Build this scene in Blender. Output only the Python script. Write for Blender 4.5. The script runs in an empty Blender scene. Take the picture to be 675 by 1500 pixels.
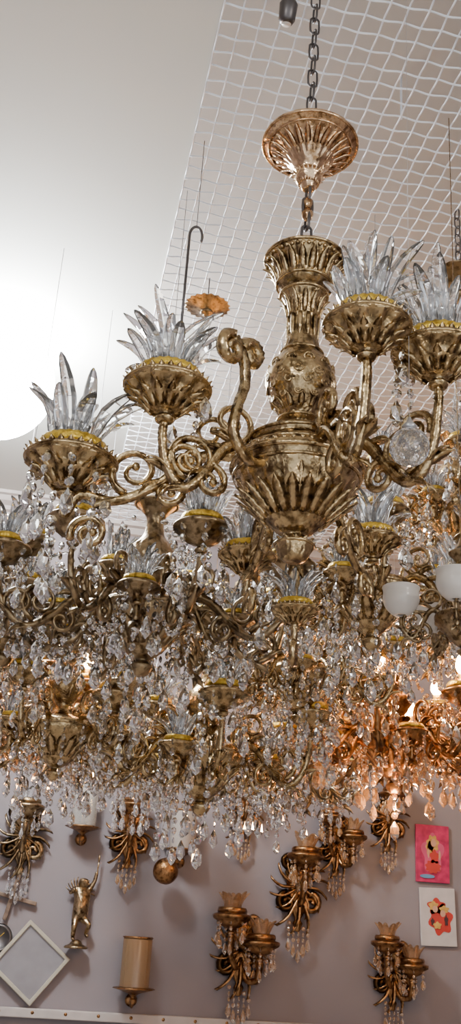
import bpy, bmesh, math, random
from math import sin, cos, pi, radians, tau
from mathutils import Vector, Matrix, noise
random.seed(7)
YAW=radians(9.55); PIT=radians(22.94); ROL=radians(3.8); CZ=1.6

# ---------------- materials ----------------
def newmat(name):
    m=bpy.data.materials.new(name); m.use_nodes=True
    nt=m.node_tree; b=nt.nodes['Principled BSDF']
    return m,nt,b
def metal(name,dark,light,rough=.3,scale=90,bump=.4,dist=.0015,metallic=1.0):
    m,nt,b=newmat(name)
    tc=nt.nodes.new('ShaderNodeTexCoord')
    v=nt.nodes.new('ShaderNodeTexVoronoi'); v.inputs['Scale'].default_value=scale
    n=nt.nodes.new('ShaderNodeTexNoise'); n.inputs['Scale'].default_value=scale*.4; n.inputs['Detail'].default_value=4
    nt.links.new(tc.outputs['Object'],v.inputs['Vector']); nt.links.new(tc.outputs['Object'],n.inputs['Vector'])
    r=nt.nodes.new('ShaderNodeValToRGB')
    r.color_ramp.elements[0].position=.34; r.color_ramp.elements[0].color=(*dark,1)
    r.color_ramp.elements[1].position=.54; r.color_ramp.elements[1].color=(*light,1)
    nt.links.new(n.outputs['Fac'],r.inputs['Fac'])
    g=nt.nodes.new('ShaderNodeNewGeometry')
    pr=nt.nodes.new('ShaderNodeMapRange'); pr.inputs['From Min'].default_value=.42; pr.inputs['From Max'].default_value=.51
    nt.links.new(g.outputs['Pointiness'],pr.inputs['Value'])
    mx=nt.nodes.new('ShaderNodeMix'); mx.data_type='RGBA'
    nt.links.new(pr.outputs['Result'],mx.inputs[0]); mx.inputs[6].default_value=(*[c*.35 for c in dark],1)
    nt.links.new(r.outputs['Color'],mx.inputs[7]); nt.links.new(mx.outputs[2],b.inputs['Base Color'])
    ad=nt.nodes.new('ShaderNodeMath'); ad.operation='ADD'
    nt.links.new(v.outputs['Distance'],ad.inputs[0]); nt.links.new(n.outputs['Fac'],ad.inputs[1])
    bp=nt.nodes.new('ShaderNodeBump'); bp.inputs['Strength'].default_value=bump; bp.inputs['Distance'].default_value=dist
    nt.links.new(ad.outputs[0],bp.inputs['Height']); nt.links.new(bp.outputs['Normal'],b.inputs['Normal'])
    b.inputs['Metallic'].default_value=metallic; b.inputs['Roughness'].default_value=rough
    return m
def plain(name,col,rough=.5,metallic=0,em=None,es=0,noise_amt=.08,nscale=12):
    m,nt,b=newmat(name)
    n=nt.nodes.new('ShaderNodeTexNoise'); n.inputs['Scale'].default_value=nscale
    tc=nt.nodes.new('ShaderNodeTexCoord'); nt.links.new(tc.outputs['Object'],n.inputs['Vector'])
    r=nt.nodes.new('ShaderNodeValToRGB')
    r.color_ramp.elements[0].position=.3; r.color_ramp.elements[1].position=.7
    r.color_ramp.elements[0].color=(*[c*(1-noise_amt) for c in col],1)
    r.color_ramp.elements[1].color=(*[min(1,c*(1+noise_amt)) for c in col],1)
    nt.links.new(n.outputs['Fac'],r.inputs['Fac']); nt.links.new(r.outputs['Color'],b.inputs['Base Color'])
    b.inputs['Roughness'].default_value=rough; b.inputs['Metallic'].default_value=metallic
    if em: b.inputs['Emission Color'].default_value=(*em,1); b.inputs['Emission Strength'].default_value=es
    return m
def glass(name,col,rough=.03,trans=1.0,ior=1.55):
    m,nt,b=newmat(name)
    b.inputs['Base Color'].default_value=(*col,1); b.inputs['Roughness'].default_value=rough
    b.inputs['Transmission Weight'].default_value=trans; b.inputs['IOR'].default_value=ior
    return m
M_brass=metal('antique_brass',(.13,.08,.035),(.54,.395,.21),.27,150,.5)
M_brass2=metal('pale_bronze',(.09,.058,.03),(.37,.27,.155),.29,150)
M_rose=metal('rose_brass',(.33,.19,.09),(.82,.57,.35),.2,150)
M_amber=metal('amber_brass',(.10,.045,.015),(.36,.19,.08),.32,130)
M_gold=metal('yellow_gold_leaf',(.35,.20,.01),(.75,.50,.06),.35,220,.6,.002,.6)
M_cry=glass('cut_crystal',(.98,.99,1),.012,.96,1.6)
M_cryamb=glass('amber_crystal',(.62,.40,.22),.08,.75)
M_mesh=plain('galvanised_wire',(.78,.83,.90),.35,.05)
M_steel=plain('steel_wire',(.45,.45,.46),.35,.7)
M_iron=plain('dark_iron',(.12,.11,.11),.4,.9)
M_wall=plain('painted_wall',(.205,.178,.188),.75,0,noise_amt=.06,nscale=3)
M_ceil=plain('ceiling_paint',(.50,.50,.465),.8,0,noise_amt=.02,nscale=2)
M_ceil2=plain('ceiling_panel_paint',(.43,.40,.37),.8,0,noise_amt=.04,nscale=2)
M_trim=plain('cornice_plaster',(.40,.36,.34),.7)
M_floor=plain('floor_tile',(.5,.46,.42),.3)
M_white=plain('opal_glass',(.62,.57,.52),.25,0,em=(1,.95,.9),es=.03,noise_amt=.01)
M_wax=plain('candle_sleeve',(.36,.31,.27),.5,0,noise_amt=.03)
M_hot=plain('lit_globe',(1,1,1),.4,0,em=(.93,.97,1),es=170)
M_warm=plain('lit_flame_bulb',(1,.7,.4),.4,0,em=(1,.48,.14),es=150)

# ---------------- mesh building ----------------
class MB:
    def __init__(s): s.v=[]; s.f=[]
    def add(s,geo,M=None):
        vs,fs=geo; o=len(s.v)
        if M is not None: vs=[M@Vector(v) for v in vs]
        s.v.extend([tuple(v) for v in vs]); s.f.extend([tuple(i+o for i in f) for f in fs])
        return s
    def mesh(s,name,mat,smooth=True):
        me=bpy.data.meshes.new(name); me.from_pydata(s.v,[],s.f); me.materials.append(mat)
        if smooth: me.polygons.foreach_set('use_smooth',[True]*len(me.polygons))
        me.update(); return me
def obj(name,me,parent=None,loc=(0,0,0),rot=(0,0,0),sc=1):
    o=bpy.data.objects.new(name,me); bpy.context.scene.collection.objects.link(o)
    o.location=loc; o.rotation_euler=rot; o.scale=(sc,)*3 if not hasattr(sc,'__len__') else sc
    if parent: o.parent=parent
    return o
def empty(name,loc,rot=0,sc=1):
    e=obj(name,None,None,loc,(0,0,rot),sc); e.empty_display_size=.1; return e
T=lambda v: Matrix.Translation(Vector(v))
def RX(a): return Matrix.Rotation(a,4,'X')
def RY(a): return Matrix.Rotation(a,4,'Y')
def RZ(a): return Matrix.Rotation(a,4,'Z')
def S(x,y=None,z=None):
    if y is None: y=z=x
    return Matrix.Diagonal((x,y,z,1))
def crom(pts,k):
    pts=[Vector(p) for p in pts]; out=[]
    for i in range(len(pts)-1):
        p0=pts[max(0,i-1)];p1=pts[i];p2=pts[i+1];p3=pts[min(len(pts)-1,i+2)]
        for j in range(k):
            t=j/k
            out.append(.5*((2*p1)+(-p0+p2)*t+(2*p0-5*p1+4*p2-p3)*t*t+(-p0+3*p1-3*p2+p3)*t**3))
    out.append(pts[-1]); return out
def lathe(prof,seg=48,k=1,lobes=0,amp=0,nz=0,zr=None,lean=0):
    p=crom([(a,b,0) for a,b in prof],k) if k>1 else [Vector((a,b,0)) for a,b in prof]
    vs=[];fs=[]
    for i,q in enumerate(p):
        r=max(q.x,.0003)
        for j in range(seg):
            th=tau*j/seg; m=1
            if lobes and (zr is None or any(a<=q.y<=b for a,b in zr)):
                m+=amp*(abs(cos(lobes*th/2+lean*q.y))-.6)+amp*.35*cos(lobes*th)*sin(q.y*260)
            rr=r*m
            if nz:
                w=Vector((r*cos(th),r*sin(th),q.y))
                rr+=nz*(abs(noise.noise(w*110))*2-.3)*min(1,r/.03)
            vs.append((rr*cos(th),rr*sin(th),q.y))
    n=len(p)
    for i in range(n-1):
        for j in range(seg):
            a=i*seg+j;b=i*seg+(j+1)%seg
            fs.append((a,b,b+seg,a+seg))
    return vs,fs
def tube(pts,rad,seg=8,lobe=0,bead=0,bf=0,flat=1.0,closed=False):
    pts=[Vector(p) for p in pts]; n=len(pts)
    if not hasattr(rad,'__len__'): rad=[rad]*n
    vs=[];fs=[]; up=None; L=0
    for i in range(n):
        if closed: t=(pts[(i+1)%n]-pts[i-1]).normalized()
        else: t=(pts[min(n-1,i+1)]-pts[max(0,i-1)]).normalized()
        if up is None:
            up=Vector((0,0,1)) if abs(t.z)<.9 else Vector((1,0,0))
        up=(up-t*up.dot(t)).normalized(); sd=t.cross(up)
        if i: L+=(pts[i]-pts[i-1]).length
        for j in range(seg):
            th=tau*j/seg; r=rad[i]*(1+lobe*cos(th*seg/2))*(1+bead*sin(L*bf))
            vs.append(pts[i]+up*cos(th)*r+sd*sin(th)*r*flat)
    for i in range(n if closed else n-1):
        for j in range(seg):
            a=i*seg+j;b=i*seg+(j+1)%seg; c=((i+1)%n)*seg
            fs.append((a,b,c+(j+1)%seg,c+j))
    if not closed:
        fs.append(tuple(range(seg))[::-1]); fs.append(tuple((n-1)*seg+j for j in range(seg)))
    return vs,fs
def hoop(R,z,r,n=96):
    return tube([(R*cos(tau*i/n),R*sin(tau*i/n),z) for i in range(n)],r,8,closed=True)
def bead(r,l,seg=6,w=.5,top=.3):
    zs=[(0,.12*r),(-l*top*.6,r*.8),(-l*w,r),(-l*(w+(1-w)*.5),r*.68),(-l,.05*r)]
    vs=[];fs=[]
    for i,(z,rr) in enumerate(zs):
        for j in range(seg):
            th=tau*(j+.5*(i%2))/seg; vs.append((rr*cos(th),rr*sin(th)*.8,z))
    for i in range(4):
        for j in range(seg):
            a=i*seg+j;b=i*seg+(j+1)%seg; fs.append((a,b,b+seg,a+seg))
    return vs,fs
def octagon(r):
    vs=[];fs=[]
    for y,k in ((-.28,.55),(0,1),(.28,.55)):
        for j in range(8):
            a=tau*(j+.5)/8; vs.append((r*k*cos(a),r*y,-r+r*k*sin(a)))
    for i in range(2):
        for j in range(8):
            a=i*8+j;b=i*8+(j+1)%8; fs.append((a,b,b+8,a+8))
    fs.append(tuple(range(8))[::-1]); fs.append(tuple(range(16,24))); return vs,fs
def leaf(L,w,th,bend):
    vs=[];fs=[]
    st=[(0,.5),(.2,.85),(.4,1),(.6,.9),(.78,.65),(.9,.4),(1,.12)]
    for t,s in st:
        x=bend*max(0,t-.5)**2*4*L; z=t*L; hw=w/2*s*(1+.12*cos(t*24))
        vs+=[(x-th,0,z),(x-th*.2,-hw,z),(x+th,0,z),(x-th*.2,hw,z)]
    for i in range(len(st)-1):
        for j in range(4):
            a=i*4+j;b=i*4+(j+1)%4; fs.append((a,b,b+4,a+4))
    fs.append((3,2,1,0)); n=len(vs); fs.append((n-4,n-3,n-2,n-1)); return vs,fs
def petal(L,w,th,bend,tw=0):
    vs=[];fs=[]
    st=[(0,.34),(.14,.6),(.32,.88),(.54,1),(.74,.9),(.88,.68),(.96,.42),(1,.12)]
    for t,s in st:
        x=L*(-.12*sin(pi*t)+bend*t**3); y=L*tw*t*t; z=t*L; hw=w/2*s; ht=th/2*s+.0006
        vs+=[(x-ht,y,z),(x-ht*.5,y-hw*.75,z),(x+ht*.6,y-hw*.9,z),(x+ht,y,z),(x+ht*.6,y+hw*.9,z),(x-ht*.5,y+hw*.75,z)]
    for i in range(len(st)-1):
        for j in range(6):
            a=i*6+j;b=i*6+(j+1)%6; fs.append((a,b,b+6,a+6))
    fs.append((5,4,3,2,1,0)); n=len(vs); fs.append(tuple(range(n-6,n))); return vs,fs
def spiral(c,r0,r1,a0,turns,n=26):
    return [Vector((c[0]+(r0+(r1-r0)*i/n)*cos(a0+turns*tau*i/n),0,c[1]+(r0+(r1-r0)*i/n)*sin(a0+turns*tau*i/n))) for i in range(n+1)]
CUP=[(0.001,0),(.012,0),(.017,.008),(.010,.014),(.014,.02),(.028,.026),(.045,.036),(.056,.048),(.066,.056),(.074,.062),(.076,.068),(.07,.074),(.058,.077),(.051,.083),(.001,.084)]
RING=[(.001,.08),(.051,.08),(.058,.086),(.055,.096),(.045,.1),(.001,.097)]
def cup(br,gd,cr,M,hi=False,petals=True,seed=0):
    br.add(lathe(CUP,70 if hi else 28,5 if hi else 2,14,.14,.0008 if hi else 0,[(.022,.06)]),M)
    if hi:
        br.add(hoop(.075,.066,.0028,64),M)
        for j in range(14):
            br.add(leaf(.046,.018,.0025,.2),M@RZ(tau*j/14)@T((.027,0,.020))@RY(.80))
        for j in range(30):
            br.add(leaf(.018,.013,.002,.2),M@RZ(tau*j/30)@T((.072,0,.060))@RY(.1))
    gd.add(lathe(RING,48 if hi else 20,3 if hi else 2,24,.05,.001 if hi else 0),M)
    if petals:
        rn=random.Random(seed); q=1.05 if hi else 1
        for (n,tl,L,w,r) in ((9,.50,.098,.028,.036),(7,.32,.118,.027,.026),(4,.1,.125,.026,.012)):
            for j in range(n):
                cr.add(petal(q*L*rn.uniform(.75,1.15),w,.015,rn.uniform(-.3,.4),rn.uniform(-.3,.3)),M@RZ(tau*(j+rn.uniform(-.2,.2))/n)@T((r,0,.09))@RY(tl+rn.uniform(-.16,.16)))
def arm(br,ang,r0,R,zc,th=.0115,hi=False,simple=False):
    D=R-r0; M=RZ(ang)
    k=8 if hi else 4
    p=crom([(r0-.02,0,.0),(r0+.1*D,0,.022),(r0+.3*D,0,.006),(r0+.5*D,0,-.045),(r0+.72*D,0,-.078),(r0+.92*D,0,-.055+zc*.2),(R,0,zc-.03),(R,0,zc)],k)
    n=len(p)
    br.add(tube(p,[th*(1.1-.4*i/n) for i in range(n)],12 if hi else 8,.16,.06,700),M)
    m=18 if not hi else 32
    s1=spiral((r0+.2*D,.062),.040,.008,-pi/2,-1.4,m)
    s2=spiral((r0+.62*D,-.02),.045,.009,-pi*.4,1.45,m)
    s3=spiral((R-.045,zc-.06),.032,.007,-.4,1.5,m)
    s4=spiral((r0+.42*D,-.055),.03,.006,pi/2,1.3,m)
    for s in ((s1,s2,s3,s4) if not simple else (s2,)):
        br.add(tube(s,[th*(.72-.35*i/m) for i in range(m+1)],8,.12,.08,700,1.3),M)
        e=s[-1]; br.add(lathe([(0.001,-.008),(.006,-.005),(.008,0),(.006,.005),(.001,.008)],10,1),M@T(e))
    for (x,z,a,L) in ((r0+.15*D,.025,.9,.045),(r0+.3*D,.01,1.5,.045),(r0+.45*D,-.035,2.0,.05),(r0+.7*D,-.077,1.9,.05),(r0+.88*D,-.055,.9,.045)):
        for sgn in (-.5,.5):
            br.add(leaf(L,.020,.0025,.3),M@T((x,0,z))@RX(sgn)@RY(a))
def strand(cr,p,n,sp=.022,r=.0085,drop=.048,var=0):
    p=Vector(p)
    for i in range(n):
        cr.add(octagon(r) if i%2==0 else bead(r*.8,sp*.9),T(p)@RZ(i*1.1+var)); p=p-Vector((0,0,sp))
    if drop: cr.add(bead(r*1.5,drop,6,.68,.5),T(p)@RZ(var))
def swag(cr,a,b,sag,n,r=.0065):
    a=Vector(a);b=Vector(b)
    for i in range(n+1):
        t=i/n; q=a.lerp(b,t); q.z-=sag*4*t*(1-t)
        cr.add(bead(r*(1.5 if i%4==0 else 1),r*2.2),T(q)@RZ(i))
def chain(br,p0,p1,L=.034,w=.009,r=.0023):
    p0=Vector(p0);p1=Vector(p1); d=p1-p0; n=max(1,int(d.length/(L*.78))); st=d/n
    for i in range(n):
        c=p0+st*(i+.5); pts=[]
        for j in range(16):
            t=tau*j/16; x=w*cos(t); z=(L/2-w)*(1 if sin(t)>0 else -1)*(0 if abs(sin(t))<1e-6 else 1)+w*sin(t)
            pts.append(Vector((x,0,z)))
        br.add(tube(pts,r,6,closed=True),T(c)@RZ((i%2)*pi/2+.3))

# ---------------- room ----------------
def box(name,lo,hi,mat,parent=None,bev=0):
    lo=Vector(lo);hi=Vector(hi); c=(lo+hi)/2; h=(hi-lo)/2
    vs=[(h.x*x,h.y*y,h.z*z) for x in(-1,1) for y in(-1,1) for z in(-1,1)]
    fs=[(0,1,3,2),(4,6,7,5),(0,4,5,1),(2,3,7,6),(0,2,6,4),(1,5,7,3)]
    me=MB().add((vs,fs)).mesh(name,mat,False); o=obj(name,me,parent,c)
    if bev:
        m=o.modifiers.new('b','BEVEL'); m.width=bev; m.segments=2
    return o
X0,X1,Y0,Y1,ZC=-2.3,3.6,-1.6,5.1,3.70
MZ=3.55
box('ceiling',(X0,Y0,ZC),(X1,Y1,ZC+.1),M_ceil)
box('ceiling_panel',(.20,Y0+.1,ZC-.006),(X1-.02,Y1-.12,ZC-.0005),M_ceil2)
box('floor',(X0,Y0,-.1),(X1,Y1,0),M_floor)
box('wall_back',(X0,Y1,0),(X1,Y1+.1,ZC),M_wall)
box('wall_left',(X0-.1,Y0,0),(X0,Y1+.1,ZC),M_wall)
box('wall_right',(X1,Y0,0),(X1+.1,Y1+.1,ZC),M_wall)
def cornice(name,p0,p1,nrm):
    prof=[(0,0),(.12,0),(.12,-.018),(.10,-.022),(.085,-.045),(.05,-.06),(.045,-.08),(.02,-.085),(.02,-.12),(0,-.125)]
    p0=Vector(p0);p1=Vector(p1);nrm=Vector(nrm); vs=[];fs=[]
    for p in(p0,p1):
        for a,b in prof: vs.append(p+nrm*a+Vector((0,0,b)))
    n=len(prof)
    for i in range(n-1): fs.append((i,i+1,n+i+1,n+i))
    obj(name,MB().add((vs,fs)).mesh(name,M_trim,False))
cornice('trim_1',(X0,Y1-.001,ZC-.001),(X1,Y1-.001,ZC-.001),(0,-1,0))
cornice('trim_2',(X0+.001,Y0,ZC-.001),(X0+.001,Y1,ZC-.001),(1,0,0))
rl=empty('trim_3',(0,Y1,1.288))
box('rail',(X0+.01,-.04,-.03),(X1-.01,-.002,.008),M_trim,rl,.004)
mb=MB()
for i in range(40):
    mb.add(lathe([(.001,0),(.006,.002),(.009,.006),(.01,.01)],10),T((X0+.1+i*.145,-.044,-.008))@RX(-pi/2))
obj('studs',mb.mesh('studs',M_amber),rl)

# ---------------- wire mesh under ceiling ----------------
mb=MB(); sp=.045; mx0,my0=.190,.5; nx=50; ny=96; wr=.0024
for i in range(nx+1):
    x=mx0+i*sp; pts=[]
    for j in range(ny*4+1):
        pts.append(Vector((x,my0+j*sp/4,MZ+.0030*cos(pi*j/4)*(1 if i%2 else -1))))
    mb.add(tube(pts,wr,6))
for j in range(ny+1):
    y=my0+j*sp; pts=[]
    for i in range(nx*4+1):
        pts.append(Vector((mx0+i*sp/4,y,MZ-.0030*cos(pi*i/4)*(1 if j%2 else -1))))
    mb.add(tube(pts,wr,6))
for x in (mx0+.5,mx0+1.4,mx0+2.2):
    for y in (.6,1.9,3.2,4.6):
        mb.add(tube([(x,y,MZ),(x,y,ZC-.007)],.003,6))
obj('wire_mesh_panel',mb.mesh('wire_mesh',M_mesh))

# ---------------- main brass chandelier ----------------
br,gd,cr,rs,ch=MB(),MB(),MB(),MB(),MB()
COL=[(.001,-.168),(.018,-.165),(.028,-.15),(.032,-.137),(.02,-.122),(.032,-.112),(.05,-.096),(.074,-.075),(.093,-.05),(.105,-.025),(.110,-.008),(.114,0),(.112,.010),(.102,.018),(.096,.028),(.088,.038),(.09,.05),(.078,.06),(.05,.07),(.034,.078),(.028,.088),(.036,.096),(.028,.104),(.036,.116),(.052,.138),(.062,.165),(.061,.19),(.050,.212),(.037,.235),(.030,.258),(.027,.285),(.029,.315),(.035,.345),(.043,.36),(.037,.368),(.05,.382),(.056,.40),(.068,.425),(.075,.437),(.066,.447),(.045,.455),(.02,.475),(.008,.49),(.001,.495)]
br.add(lathe(COL,120,7,18,.03,.0014,[(-.11,-.02),(.24,.355),(.38,.43)]))
for (Rr,z,r) in ((.114,.0,.0045),(.098,.023,.003),(.109,-.016,.003),(.091,.048,.003),(.038,.096,.003),(.076,.438,.0035),(.052,.384,.003),(.044,.36,.003),(.038,.234,.003),(.033,-.137,.003),(.05,-.092,.0028)):
    br.add(hoop(Rr,z,r))
for j in range(22):   # gadrooned ribs of the bowl
    br.add(leaf(.070,.024,.0026,.03),RZ(tau*j/22)@T((.052,0,-.096))@RY(.84))
    br.add(leaf(.040,.018,.0022,.06),RZ(tau*(j+.5)/22)@T((.084,0,-.062))@RY(.50))
for j in range(20):
    br.add(leaf(.050,.017,.0026,.2),RZ(tau*(j+.5)/20)@T((.050,0,.384))@RY(.42))
for j in range(11):
    for (zz,rr,s,q) in ((.196,.0585,1,.011),(.175,.0620,-1,.011),(.154,.0590,1,.010),(.134,.050,-1,.008)):
        sp_=spiral((0,0),q,.003,0,1.4*s,14)
        br.add(tube(sp_,.0020,6),RZ(tau*(j+.5*(s>0))/11)@T((rr,0,zz))@RZ(pi/2))
for j in range(12):
    br.add(leaf(.026,.014,.0022,.1),RZ(tau*j/12)@T((.034,0,.112))@RY(.65))
    br.add(leaf(.045,.013,.0022,.2),RZ(tau*j/12)@T((.029,0,.312))@RY(.24))
    br.add(leaf(.05,.012,.002,.03),RZ(tau*(j+.5)/12)@T((.030,0,.31))@RY(pi+.02))
    br.add(leaf(.028,.016,.003,.2),RZ(tau*j/12)@T((.022,0,-.155))@RY(.25))
for j in range(44):
    br.add(lathe([(.001,-.005),(.004,-.003),(.005,0),(.004,.003),(.001,.005)],8),RZ(tau*j/44)@T((.1085,0,.012)))
    br.add(lathe([(.001,-.004),(.003,-.003),(.004,0),(.003,.003),(.001,.004)],8),RZ(tau*j/44)@T((.073,0,.430)))
CAN=[(.001,.785),(.014,.787),(.02,.8),(.03,.815),(.034,.83),(.028,.845),(.04,.865),(.06,.89),(.085,.915),(.105,.928),(.115,.935),(.114,.943),(.09,.95),(.05,.955),(.001,.957)]
CAN=[(a*.82,.61+(b-.785)*.75) for a,b in CAN]
rs.add(lathe(CAN,110,6,22,.05,.0010,[(.665,.712)])); rs.add(hoop(.0945,.722,.0028)); rs.add(hoop(.082,.713,.002))
for j in range(22):
    rs.add(leaf(.046,.013,.0022,.1),RZ(tau*j/22)@T((.042,0,.684))@RY(.98))
    rs.add(leaf(.03,.009,.002,.2),RZ(tau*j/22)@T((.018,0,.622))@RY(.35))
chain(ch,(0,0,.485),(0,0,.62),.042,.010,.003)
rs.add(lathe([(.001,.535),(.008,.54),(.012,.552),(.007,.565),(.010,.58),(.004,.59),(.001,.595)],20,3))
chain(ch,(0,0,.735),(0,0,MZ-2.361-.012),.045,.010,.0024)
ARMS=[(-.23,-.09,.095,.98),(.08,-.265,.127,.9),(-.39,.0,-.01,1.06),(.205,-.19,.135,.97),(-.07,.34,-.035,.78),(.18,.32,.01,.75),(.025,.27,-.165,.6)]
for i,(x,y,z,s) in enumerate(ARMS):
    R=math.hypot(x,y); a=math.atan2(y,x); zc=z-.066*s
    arm(br,a,.095,R,zc,.0095 if s>.8 else .0085,True)
    cup(br,gd,cr,T((x,y,zc))@S(s),True,True,i)
a=math.atan2(-.14,-.125); p=crom([(.09,0,-.02),(.13,0,-.03),(.17,0,.0),(.165,0,.05),(.15,0,.10),(.16,0,.15),(.185,0,.175)],8)
br.add(tube(p,.0085,10,.15,.05,700),RZ(a))
s=spiral((.19,.15),.028,.007,pi/2,-1.3); br.add(tube(s,[.009-.0001*i for i in range(27)],10,.1,.06,700,1.3),RZ(a))
s=spiral((.140,.162),.024,.01,0,1.0); br.add(tube(s,[.010]*27,10,.1,.08,700,1.3),RZ(a))
for k,nn,lo in ((2,9,2),(3,6,1),(0,3,0)):
    ax,ay,az,s_=ARMS[k]
    for q in range(nn): strand(cr,(ax+.066*cos(q*.7),ay+.066*sin(q*.7),az-.012),lo+q*3%5,.022,.009,.048,q)
e=empty('brass_chandelier',(.374,1.559,2.361),-YAW)
for n,b,m,sm in (('body_and_arms',br,M_brass,True),('cup_rings',gd,M_gold,True),('crystal_petals',cr,M_cry,False),('canopy',rs,M_rose,True),('chain',ch,M_iron,True)):
    obj(n,b.mesh(n,m,sm),e)

# ---------------- generic crystal chandeliers ----------------
BCOL=[(.001,-.13),(.012,-.127),(.022,-.11),(.012,-.1),(.03,-.085),(.06,-.05),(.085,-.02),(.092,0),(.084,.012),(.06,.02),(.03,.03),(.02,.05),(.03,.07),(.046,.1),(.04,.13),(.022,.155),(.018,.19),(.03,.21),(.042,.225),(.028,.235),(.01,.26),(.003,.28)]
def make_type(nm,narm,R,brm,crm,seed,zc=.03,lower=True,rim=12,petals=True,long=0):
    rn=random.Random(seed); br,gd,cr=MB(),MB(),MB()
    br.add(lathe([(a*1.15,b*1.15) for a,b in BCOL],48,4,16,.10,.001,[(-.1,-.01),(.08,.15)])); br.add(hoop(.106,.0,.004,48)); br.add(hoop(.05,.256,.003,32))
    for j in range(16):
        br.add(leaf(.07,.032,.003,.08),RZ(tau*j/16)@T((.045,0,-.085))@RY(.70))
    for i in range(narm):
        a=tau*i/narm; arm(br,a,.085,R,zc,.0085)
        c=(R*cos(a),R*sin(a),zc); cup(br,gd,cr,T(c)@S(.78),False,petals,seed+i)
        if not petals: gd.add(lathe([(.001,.06),(.012,.06),(.012,.10),(.001,.10)],14),T(c))
        for j in range(7):
            b=tau*j/7; q=(c[0]+.052*cos(b),c[1]+.052*sin(b),zc+.048)
            strand(cr,q,rn.randint(1,6),.023,.009,.046,b)
        if i%2==0: swag(cr,c,(.03*cos(a),.03*sin(a),.25),.05,14)
        swag(cr,(.1*cos(a),.1*sin(a),0),c,.11,12)
        if lower and i%2:
            am=tau*(i+.5)/narm; rr=R*.6
            arm(br,am,.07,rr,-.05,.007,simple=True); cc=(rr*cos(am),rr*sin(am),-.05); cup(br,gd,cr,T(cc)@S(.6),False,petals,seed+20+i)
            for j in range(5):
                b=tau*j/5; strand(cr,(cc[0]+.04*cos(b),cc[1]+.04*sin(b),zc-.04),rn.randint(2,5+long),.023,.009,.05,b)
    for j in range(rim):
        a=tau*j/rim; strand(cr,(.1*cos(a),.1*sin(a),-.01),rn.randint(3,7+long),.023,.009,.045,a)
    strand(cr,(0,0,-.145),3,.026,.010,.05)
    return br.mesh(nm+'_brass',brm),gd.mesh(nm+'_gold',M_gold),cr.mesh(nm+'_crystal',crm,False),R,narm,zc
TB=make_type('b',8,.33,M_brass2,M_cry,1)
TD=make_type('d',6,.27,M_brass,M_cry,50,.04,long=2)
TE=make_type('e',8,.30,M_amber,M_cryamb,90,.03,petals=False)
def place(tp,name,loc,rot,sc,lit=0):
    e=empty(name,loc,rot,sc)
    obj('frame',tp[0],e); obj('cup_rings',tp[1],e); obj('crystals',tp[2],e)
    m=MB(); top=(MZ-.008-loc[2])/sc
    m.add(tube([(0,0,.29),(0,0,top)],.0010,6)); chain(m,(0,0,.27),(0,0,.40),.03,.008,.002); obj('suspension_wire',m.mesh('rod',M_steel),e)
    if lit:
        fb=MB()
        for i in range(tp[4]):
            a=tau*i/tp[4]
            fb.add(lathe([(.001,0),(.012,.004),(.020,.020),(.017,.040),(.008,.060),(.001,.076)],14,2),T((tp[3]*cos(a),tp[3]*sin(a),tp[5]+.10)))
        obj('flame_bulbs',fb.mesh('flame_bulbs',M_warm),e)
        l=bpy.data.lights.new('bulb_light','POINT'); l.energy=6*lit; l.color=(1,.5,.2); l.shadow_soft_size=.05
        obj('bulb_light',l,e,(0,0,-.2))
    return e
C='crystal_chandelier'
for t,l,r,s,lit in [(TB,(.204,2.298,2.309),.2,1.05,0),(TD,(.46,2.914,2.10),.5,1.15,0),(TB,(-.125,2.656,2.375),.9,1.0,0),(TD,(.74,2.259,2.413),.3,1.0,0),
 (TB,(1.27,2.937,2.56),.1,.95,0),(TD,(.687,2.724,2.31),.8,.95,0),(TB,(.131,3.527,2.20),.4,1.0,0),(TE,(1.075,3.05,2.22),.3,1.1,2),
 (TB,(.936,4.0,2.22),.15,1.05,0),(TE,(-.16,3.25,2.25),.6,.95,.5),(TD,(.441,4.286,2.281),.2,1.1,0),(TE,(1.684,3.874,2.38),0,1.1,.8),(TD,(.655,3.4,2.64),.5,1.0,0),(TD,(1.10,2.57,2.80),.2,.95,0),(TD,(.05,2.95,2.14),.1,1.0,0)]:
    place(t,C,l,r,s,lit)

e=empty('opal_shade_chandelier',(.80,1.86,2.235),.35,.62)
br,wh=MB(),MB()
br.add(lathe(BCOL,40,4,14,.12,.001,[(-.1,-.01)]))
SH=[(.012,.0),(.02,-.004),(.035,.005),(.052,.025),(.06,.05),(.058,.075),(.062,.09),(.058,.09),(.054,.075),(.055,.05),(.046,.028),(.03,.01),(.012,.006)]
for i in range(5):
    a=tau*i/5+2.6; arm(br,a,.08,.2,-.01,.008)
    wh.add(lathe(SH,32,3),T((.2*cos(a),.2*sin(a),.0)))
br.add(tube([(0,0,.27),(0,0,(MZ-.008-e.location.z)/.62)],.002,6))
obj('frame',br.mesh('opal_frame',M_brass2),e); obj('shades',wh.mesh('opal_shades',M_white),e)

e=empty('crystal_ball_pendant',(.478,1.288,2.294))
bm=bmesh.new(); bmesh.ops.create_icosphere(bm,subdivisions=3,radius=.030); me=bpy.data.meshes.new('ball'); bm.to_mesh(me); bm.free(); me.materials.append(M_cry)
obj('faceted_ball',me,e)
m=MB(); m.add(lathe([(.001,.028),(.01,.028),(.012,.034),(.005,.042),(.002,.05)],12)); m.add(tube([(0,0,.045),(0,0,MZ-e.location.z-.008)],.0004,6)); obj('wire',m.mesh('wire',M_steel),e)

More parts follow.
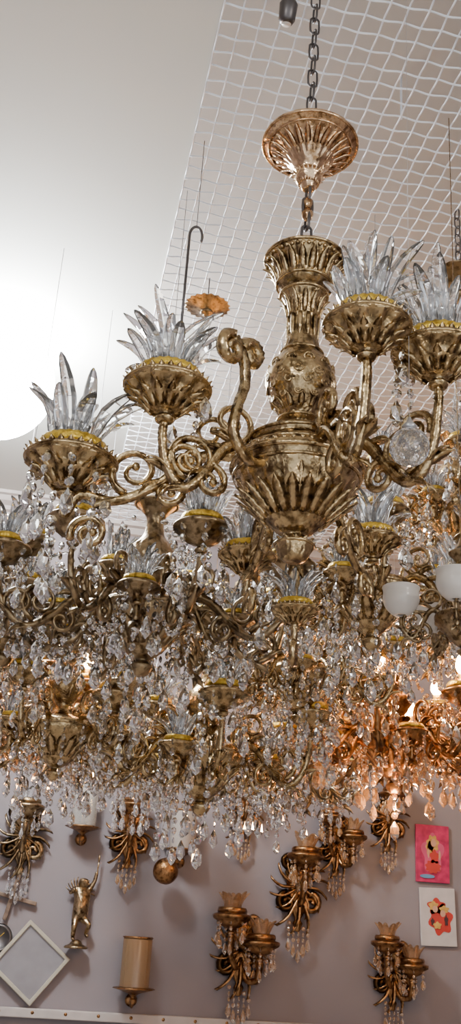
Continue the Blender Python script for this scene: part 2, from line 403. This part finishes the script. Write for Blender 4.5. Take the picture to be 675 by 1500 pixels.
CAN0=[(a/.82,b-.61) for a,b in CAN]
e=empty('brass_ceiling_canopy',(.955,2.182,3.235))
m=MB(); m.add(lathe([(a*.8,b*.6) for a,b in CAN0],48,3,20,.08,.001,[(.04,.08)])); obj('canopy',m.mesh('canopy2',M_brass2),e)
m=MB(); chain(m,(0,0,.08),(0,0,MZ-e.location.z-.008)); m.add(tube([(0,0,.01),(0,0,-.3)],.003,6)); obj('chain',m.mesh('chain2',M_iron),e)
e=empty('brass_ceiling_canopy',(.335,2.683,3.40))
m=MB(); m.add(lathe([(a*.6,b*.3) for a,b in CAN0],40,3,20,.08,.001,[(.02,.04)])); obj('canopy',m.mesh('canopy3',M_brass2),e)
m=MB(); m.add(tube([(0,0,.03),(0,0,MZ-e.location.z-.008)],.002,8)); obj('stem',m.mesh('stem3',M_iron),e)
e=empty('ceiling_hook',(.202,2.095,2.98))
m=MB(); zt=.253
s=[Vector((.016-.016*cos(t),0,zt+.03*sin(t))) for t in [i*pi*1.15/14 for i in range(15)]]
m.add(tube([(0,0,-.1),(0,0,zt*.5),(0,0,zt-.01)]+s,.0036,8)); m.add(tube([(0.016,0,zt+.028),(0.016,0,MZ-e.location.z-.008)],.0010,6)); obj('hook',m.mesh('hook',M_iron),e)

e=empty('globe_lamp',(-.33,3.451,3.475))
bm=bmesh.new(); bmesh.ops.create_uvsphere(bm,u_segments=40,v_segments=24,radius=.212)
me=bpy.data.meshes.new('globe'); bm.to_mesh(me); bm.free(); me.materials.append(M_hot); me.polygons.foreach_set('use_smooth',[True]*len(me.polygons)); obj('globe',me,e)
m=MB(); m.add(lathe([(.05,.206),(.052,.212),(.03,.216),(.02,.224)],24)); obj('fitter',m.mesh('fitter',M_white),e)

e=empty('ceiling_sensor',(.316,1.569,3.445))  # small dark camera-like sensor hung under the mesh
m=MB(); m.add(lathe([(.001,-.025),(.013,-.025),(.018,-.017),(.020,.017),(.015,.025),(.001,.025)],20),RX(.4)); m.add(tube([(0,0,.02),(0,0,MZ-e.location.z-.008)],.005,8)); obj('housing',m.mesh('housing',M_iron),e)
m=MB(); m.add(lathe([(.001,-.028),(.010,-.028),(.011,-.024)],16),RX(.4)); obj('lens',m.mesh('lens',M_white),e)

# ---------------- wall items ----------------
K=.78
def sconce(name,x,z,n=1,sc=1.0,brm=M_amber,crm=M_cryamb,rot=0):
    br,gd,cr=MB(),MB(),MB()
    pl=[(.001,-.17),(.01,-.165),(.018,-.14),(.012,-.12),(.03,-.09),(.045,-.05),(.04,-.01),(.055,.03),(.05,.07),(.03,.1),(.02,.12),(.012,.14),(.001,.15)]
    br.add(lathe(pl,32,3,10,.2,.001),T((0,-.022,0))@S(1,.4,1))
    xs=[0] if n==1 else [-.06,.06]
    for k,x_ in enumerate(xs):
        q=crom([(0,-.03,-.05),(x_*.4,-.06,-.09),(x_*.9,-.10,-.07),(x_,-.12,-.02),(x_,-.12,.0)],6)
        dz=.05 if k==0 else -.04
        br.add(tube([v+Vector((0,0,dz*min(1,i/12))) for i,v in enumerate(q)],.012,8,.15,.1,500)); cup(br,gd,cr,T((x_,-.12,dz)),False,False,k)
        rn=random.Random(k+n)
        for j in range(9):
            cr.add(petal(.075*rn.uniform(.8,1.1),.034,.014,.1),T((x_,-.12,dz))@RZ(tau*j/9)@T((.028,0,.085))@RY(.35*rn.uniform(.4,1.2)))
        for j in range(7):
            b=tau*j/7; strand(cr,(x_+.055*cos(b),-.12+.055*sin(b),.05+dz),2+j%3,.020,.008,.045,b)
    for s in (-1,1):
        sp_=spiral((.05,-.06),.04,.008,pi/2,-1.3,18); br.add(tube(sp_,[.011]*19,8,.1,.1,400),T((0,-.03,0))@S(s,1,1))
        sp_=spiral((.045,.1),.03,.008,-pi/2,1.3,18); br.add(tube(sp_,[.010]*19,8,.1,.1,400),T((0,-.03,0))@S(s,1,1))
        for a in (.3,.7,1.1,1.6,2.1,2.6): br.add(leaf(.12,.06,.007,.3),T((0,-.03,0))@RY(s*a))
    for a in (2.7,3.14,3.6): br.add(leaf(.15,.06,.007,.2),T((0,-.035,-.03))@RY(a))
    for j in range(5): strand(cr,((j-2)*.02,-.04,-.13-.02*(2-abs(j-2))),3,.022,.008,.05,j)
    e=empty(name,(x,5.096,z),rot,sc*K)
    obj('frame',br.mesh('sconce_frame',brm),e); obj('cup_ring',gd.mesh('sconce_ring',brm),e); obj('crystals',cr.mesh('sconce_crystal',crm,False),e)
SC='wall_sconce'
sconce(SC,-.018,2.014,1,1.35,M_brass2,M_cry)
sconce(SC,.473,2.07,1,1.25)
sconce(SC,1.305,1.881,1,1.5)
sconce(SC,1.036,1.591,2,1.5)
sconce(SC,1.777,1.541,2,1.3)
sconce(SC,1.488,2.10,2,1.2)
sconce(SC,1.752,2.235,1,1.2)
sconce(SC,1.016,2.208,1,1.1)
def lantern(name,x,z,bodym,h,r):
    e=empty(name,(x,5.096,z),0,K)
    m=MB(); m.add(lathe([(.001,-.08),(.012,-.075),(.02,-.055),(.012,-.04),(.035,-.02),(r*1.25,0),(r*1.3,.008),(r,.014)],32,3,12,.1,.001),T((0,-.1,0)))
    q=crom([(0,0,-.06),(0,-.05,-.09),(0,-.09,-.07),(0,-.1,-.02)],6); m.add(tube(q,.008,8,.1,.2,400))
    m.add(lathe([(.001,0),(.03,0),(.035,.006),(.02,.012),(.001,.016)],24),T((0,0,-.06))@RX(pi/2))
    m.add(lathe([(r*1.03,h+.01),(r*1.06,h+.016),(r*.98,h+.02)],32),T((0,-.1,0)))
    obj('bracket',m.mesh('bracket',M_amber),e)
    m=MB(); m.add(lathe([(r,.012),(r*1.0,h),(r*.96,h+.012),(r*.92,h),(r*.92,.014)],32),T((0,-.1,0))); obj('shade',m.mesh('shade',bodym),e)
    m=MB(); m.add(lathe([(.001,.01),(.012,.01),(.012,h*.6),(.004,h*.62),(.007,h*.7),(.001,h*.8)],16),T((0,-.1,0))); obj('candle',m.mesh('candle',M_wax),e)
M_lant=glass('clear_shade',(.95,.93,.88),.12,.8)
M_lamb=glass('ribbed_amber_shade',(.50,.33,.18),.25,.6)
lantern('candle_wall_lamp',.720,2.0,M_wax,.22,.078)
lantern('candle_wall_lamp',.247,2.066,M_lant,.24,.075)
lantern('amber_wall_lamp',.551,1.397,M_lamb,.26,.085)
e=empty('glass_bauble',(.642,4.95,1.90),0,K); m=MB()
m.add(lathe([(.075*sin(pi*i/16)+.0005,-.075*cos(pi*i/16)) for i in range(17)],32)); obj('ball',m.mesh('ball2',M_amber),e)
m=MB(); m.add(tube([(0,0,.07),(0,.09,.14),(0,.188,.14)],.004,8)); obj('bracket',m.mesh('bracket2',M_iron),e)
e=empty('cherub_figurine',(.276,5.048,1.71),.3,1.2*K*1.05)
J={'pel':(0,0,0,.028),'bel':(.004,-.01,.035,.031),'ch':(0,0,.075,.028),'nk':(0,0,.1,.012),'hd':(.004,-.006,.125,.026),'hd2':(.004,-.006,.142,.02),
 'sl':(-.035,0,.088,.013),'el':(-.065,-.02,.07,.010),'hl':(-.05,-.05,.09,.008),'sr':(.035,0,.088,.013),'er':(.055,-.01,.13,.010),'hr':(.06,-.015,.175,.008),
 'tl':(-.02,-.01,-.04,.02),'kl':(-.03,-.03,-.075,.013),'fl':(-.02,.0,-.12,.010),'fl2':(-.025,-.025,-.128,.008),'tr':(.02,-.01,-.04,.02),'kr':(.04,-.04,-.06,.013),'fr':(.04,-.0,-.10,.010),'fr2':(.045,-.02,-.112,.008)}
E=[('pel','bel'),('bel','ch'),('ch','nk'),('nk','hd'),('hd','hd2'),('ch','sl'),('sl','el'),('el','hl'),('ch','sr'),('sr','er'),('er','hr'),('pel','tl'),('tl','kl'),('kl','fl'),('fl','fl2'),('pel','tr'),('tr','kr'),('kr','fr'),('fr','fr2')]
ks=list(J); me=bpy.data.meshes.new('cherub_body'); me.from_pydata([J[k][:3] for k in ks],[(ks.index(a),ks.index(b)) for a,b in E],[])
o=obj('body',me,e); me.materials.append(M_brass2)
bpy.context.view_layer.objects.active=o
sk=o.modifiers.new('skin','SKIN')
for i,k in enumerate(ks): me.skin_vertices[0].data[i].radius=(J[k][3],)*2
me.skin_vertices[0].data[0].use_root=True
o.modifiers.new('sub','SUBSURF').levels=2
m=MB()
for s in(-1,1):
    for a in (.4,.65,.9,1.15,1.4): m.add(leaf(.075,.03,.003,.2),T((0,.025,.07))@RY(s*a))
for (x,y,z) in ((-.006,-.032,.128),(.014,-.032,.128)): m.add(lathe([(.001,-.003),(.003,0),(.001,.003)],8),T((x,y,z)))
m.add(lathe([(.001,-.005),(.004,0),(.002,.006)],8),T((.004,-.034,.12)))
m.add(tube([(.06,-.015,.14),(.062,-.02,.23)],.004,8)); m.add(leaf(.03,.02,.005,0),T((.062,-.02,.22)))
m.add(lathe([(.001,-.165),(.05,-.165),(.052,-.155),(.03,-.145),(.02,-.13),(.001,-.125)],24,2,8,.1)); m.add(tube([(0,0,-.15),(0,.03,-.15)],.01,8))
obj('wings_and_base',m.mesh('wings',M_brass2),e)
e=empty('square_lamp_frame',(.083,5.078,1.48),0,K*.98)
M_fr=plain('white_frame',(.36,.33,.26),.4); M_pn=plain('frosted_panel',(.19,.175,.185),.15)
def sqring(o,i,d):
    vs=[]
    for r,y in((o,d),(o,-d),(i,-d),(i,d)):
        vs+=[(-r,y,-r),(r,y,-r),(r,y,r),(-r,y,r)]
    fs=[(a*4+j,a*4+(j+1)%4,((a+1)%4)*4+(j+1)%4,((a+1)%4)*4+j) for a in range(4) for j in range(4)]
    return vs,fs
o=obj('frame',MB().add(sqring(.165,.142,.02)).mesh('frame',M_fr,False),e,rot=(0,radians(38),0)); o.modifiers.new('b','BEVEL').width=.004
o=box('panel',(-.143,-.006,-.143),(.143,.012,.143),M_pn,e); o.rotation_euler=(0,radians(38),0)
def disc(cx,cz,rx,rz,n=20): return [(cx+rx*cos(tau*i/n),0,cz+rz*sin(tau*i/n)) for i in range(n)],[tuple(range(n))[::-1]]
def blob(cx,cz,rx,rz,n=40,amp=.18,k=5,ph=0): return [(cx+rx*(1+amp*sin(k*tau*i/n+ph))*cos(tau*i/n),0,cz+rz*(1+amp*sin(k*tau*i/n+ph))*sin(tau*i/n)) for i in range(n)],[tuple(range(n))[::-1]]
def flatpic(name,x,z,w,h,bgm,parts,rot=0):
    e=empty(name,(x,5.088,z),0,K); e.rotation_euler=(0,rot,0)
    box('board',(-w/2,-.006,-h/2),(w/2,.008,h/2),bgm,e,.003)
    for i,(nm,mat,shapes) in enumerate(parts):
        m=MB()
        for s in shapes: m.add(blob(*s[1:]) if s[0]=='b' else disc(*s))
        obj(nm,m.mesh(nm,mat,False),e,(0,-.008-.0012*i,0))
pk=plain('pink_print',(.40,.015,.08),.4,noise_amt=.35,nscale=20); yl=plain('blonde_print',(.5,.3,.07),.4,noise_amt=.2,nscale=40); sk_=plain('skin_print',(.5,.27,.18),.4); rd=plain('red_print',(.42,.03,.02),.4); wt=plain('white_print',(.46,.43,.42),.4); bl=plain('blue_print',(.1,.22,.36),.4); bk=plain('black_print',(.05,.02,.02),.4); pk2=plain('rose_print',(.5,.07,.16),.4)
flatpic('pink_doll_poster',1.99,2.087,.225,.35,pk,[('sky',pk2,[('b',0,.0,.07,.11)]),('hair',yl,[('b',.0,.06,.04,.05,40,.15,7),('b',-.02,.03,.025,.04)]),('dress',rd,[('b',.01,-.02,.03,.04),('b',0,-.08,.05,.04,40,.12,9)]),('face_and_arms',sk_,[(.005,.065,.018,.024),(-.03,.0,.007,.03),(.045,-.01,.007,.03)]),('shoes',bl,[(-.04,-.14,.05,.012)])])
flatpic('cartoon_print_plaque',2.014,1.794,.235,.34,wt,[('red_cloak',rd,[('b',.015,-.015,.075,.085,40,.15,6),('b',-.01,.06,.055,.045)]),('hair',yl,[('b',-.03,.065,.03,.025),('b',.04,.045,.03,.02)]),('faces',sk_,[(-.02,.045,.018,.02),(.03,.02,.018,.02)]),('shadow_shapes',bk,[('b',.05,-.02,.012,.03),('b',-.04,-.03,.012,.02)]),('shirts',yl,[('b',-.01,-.05,.025,.02)])],-.03)  # black shapes belong to the printed picture
e=empty('wooden_wall_bracket',(-.035,5.08,1.746),0,K); M_wd=plain('dark_wood',(.14,.09,.06),.5,noise_amt=.4,nscale=30)
o=box('crossbar',(-.15,-.012,-.012),(.15,.012,.012),M_wd,e,.005); o.rotation_euler=(0,.2,0)
o=box('upright',(-.012,-.016,-.13),(.012,.012,.13),M_wd,e,.005); o.rotation_euler=(0,.2,0)
e=empty('round_wall_clock',(-.07,5.096,1.571),0,K)
m=MB(); m.add(lathe([(.001,.0),(.075,.0),(.08,.015),(.07,.03),(.062,.03),(.06,.02),(.001,.02)],40),RX(pi/2)); obj('case',m.mesh('case',M_iron),e)
m=MB(); m.add(tube([(0,-.024,0),(.03,-.024,.03)],.002,6)); m.add(tube([(0,-.024,0),(-.01,-.024,.05)],.002,6)); obj('hands',m.mesh('hands',M_gold),e)

# ---------------- light ----------------
w=bpy.data.worlds.new('w'); bpy.context.scene.world=w; w.use_nodes=True
w.node_tree.nodes['Background'].inputs[0].default_value=(.9,.94,1,1); w.node_tree.nodes['Background'].inputs[1].default_value=1.3
for i,(x,y,z,en,c) in enumerate([(-.9,-.4,3.1,45,(1,.98,.92)),(1.6,-.3,3.1,45,(1,.94,.84)),(.8,.2,1.3,8,(1,.92,.80)),(2.6,2.6,3.4,12,(1,.9,.76))]):  # unseen point lights, added to make the crystals sparkle; no real fixtures
    l=bpy.data.lights.new('sparkle_fill_%d'%(i+1),'POINT'); l.energy=en; l.color=c; l.shadow_soft_size=.06
    obj('sparkle_fill_%d'%(i+1),l,None,(x,y,z))

# ---------------- camera ----------------
h=Vector((sin(YAW),cos(YAW),0)); R0=Vector((cos(YAW),-sin(YAW),0)); Z=Vector((0,0,1))
F=cos(PIT)*h+sin(PIT)*Z; U0=-sin(PIT)*h+cos(PIT)*Z
R=cos(ROL)*R0+sin(ROL)*U0; U=-sin(ROL)*R0+cos(ROL)*U0
cam=bpy.data.cameras.new('camera'); co=obj('camera',cam)
co.matrix_world=Matrix(((R.x,U.x,-F.x,0),(R.y,U.y,-F.y,0),(R.z,U.z,-F.z,CZ),(0,0,0,1)))
cam.sensor_fit='VERTICAL'; cam.sensor_height=24; cam.lens=24.0; cam.clip_start=.02
bpy.context.scene.camera=co
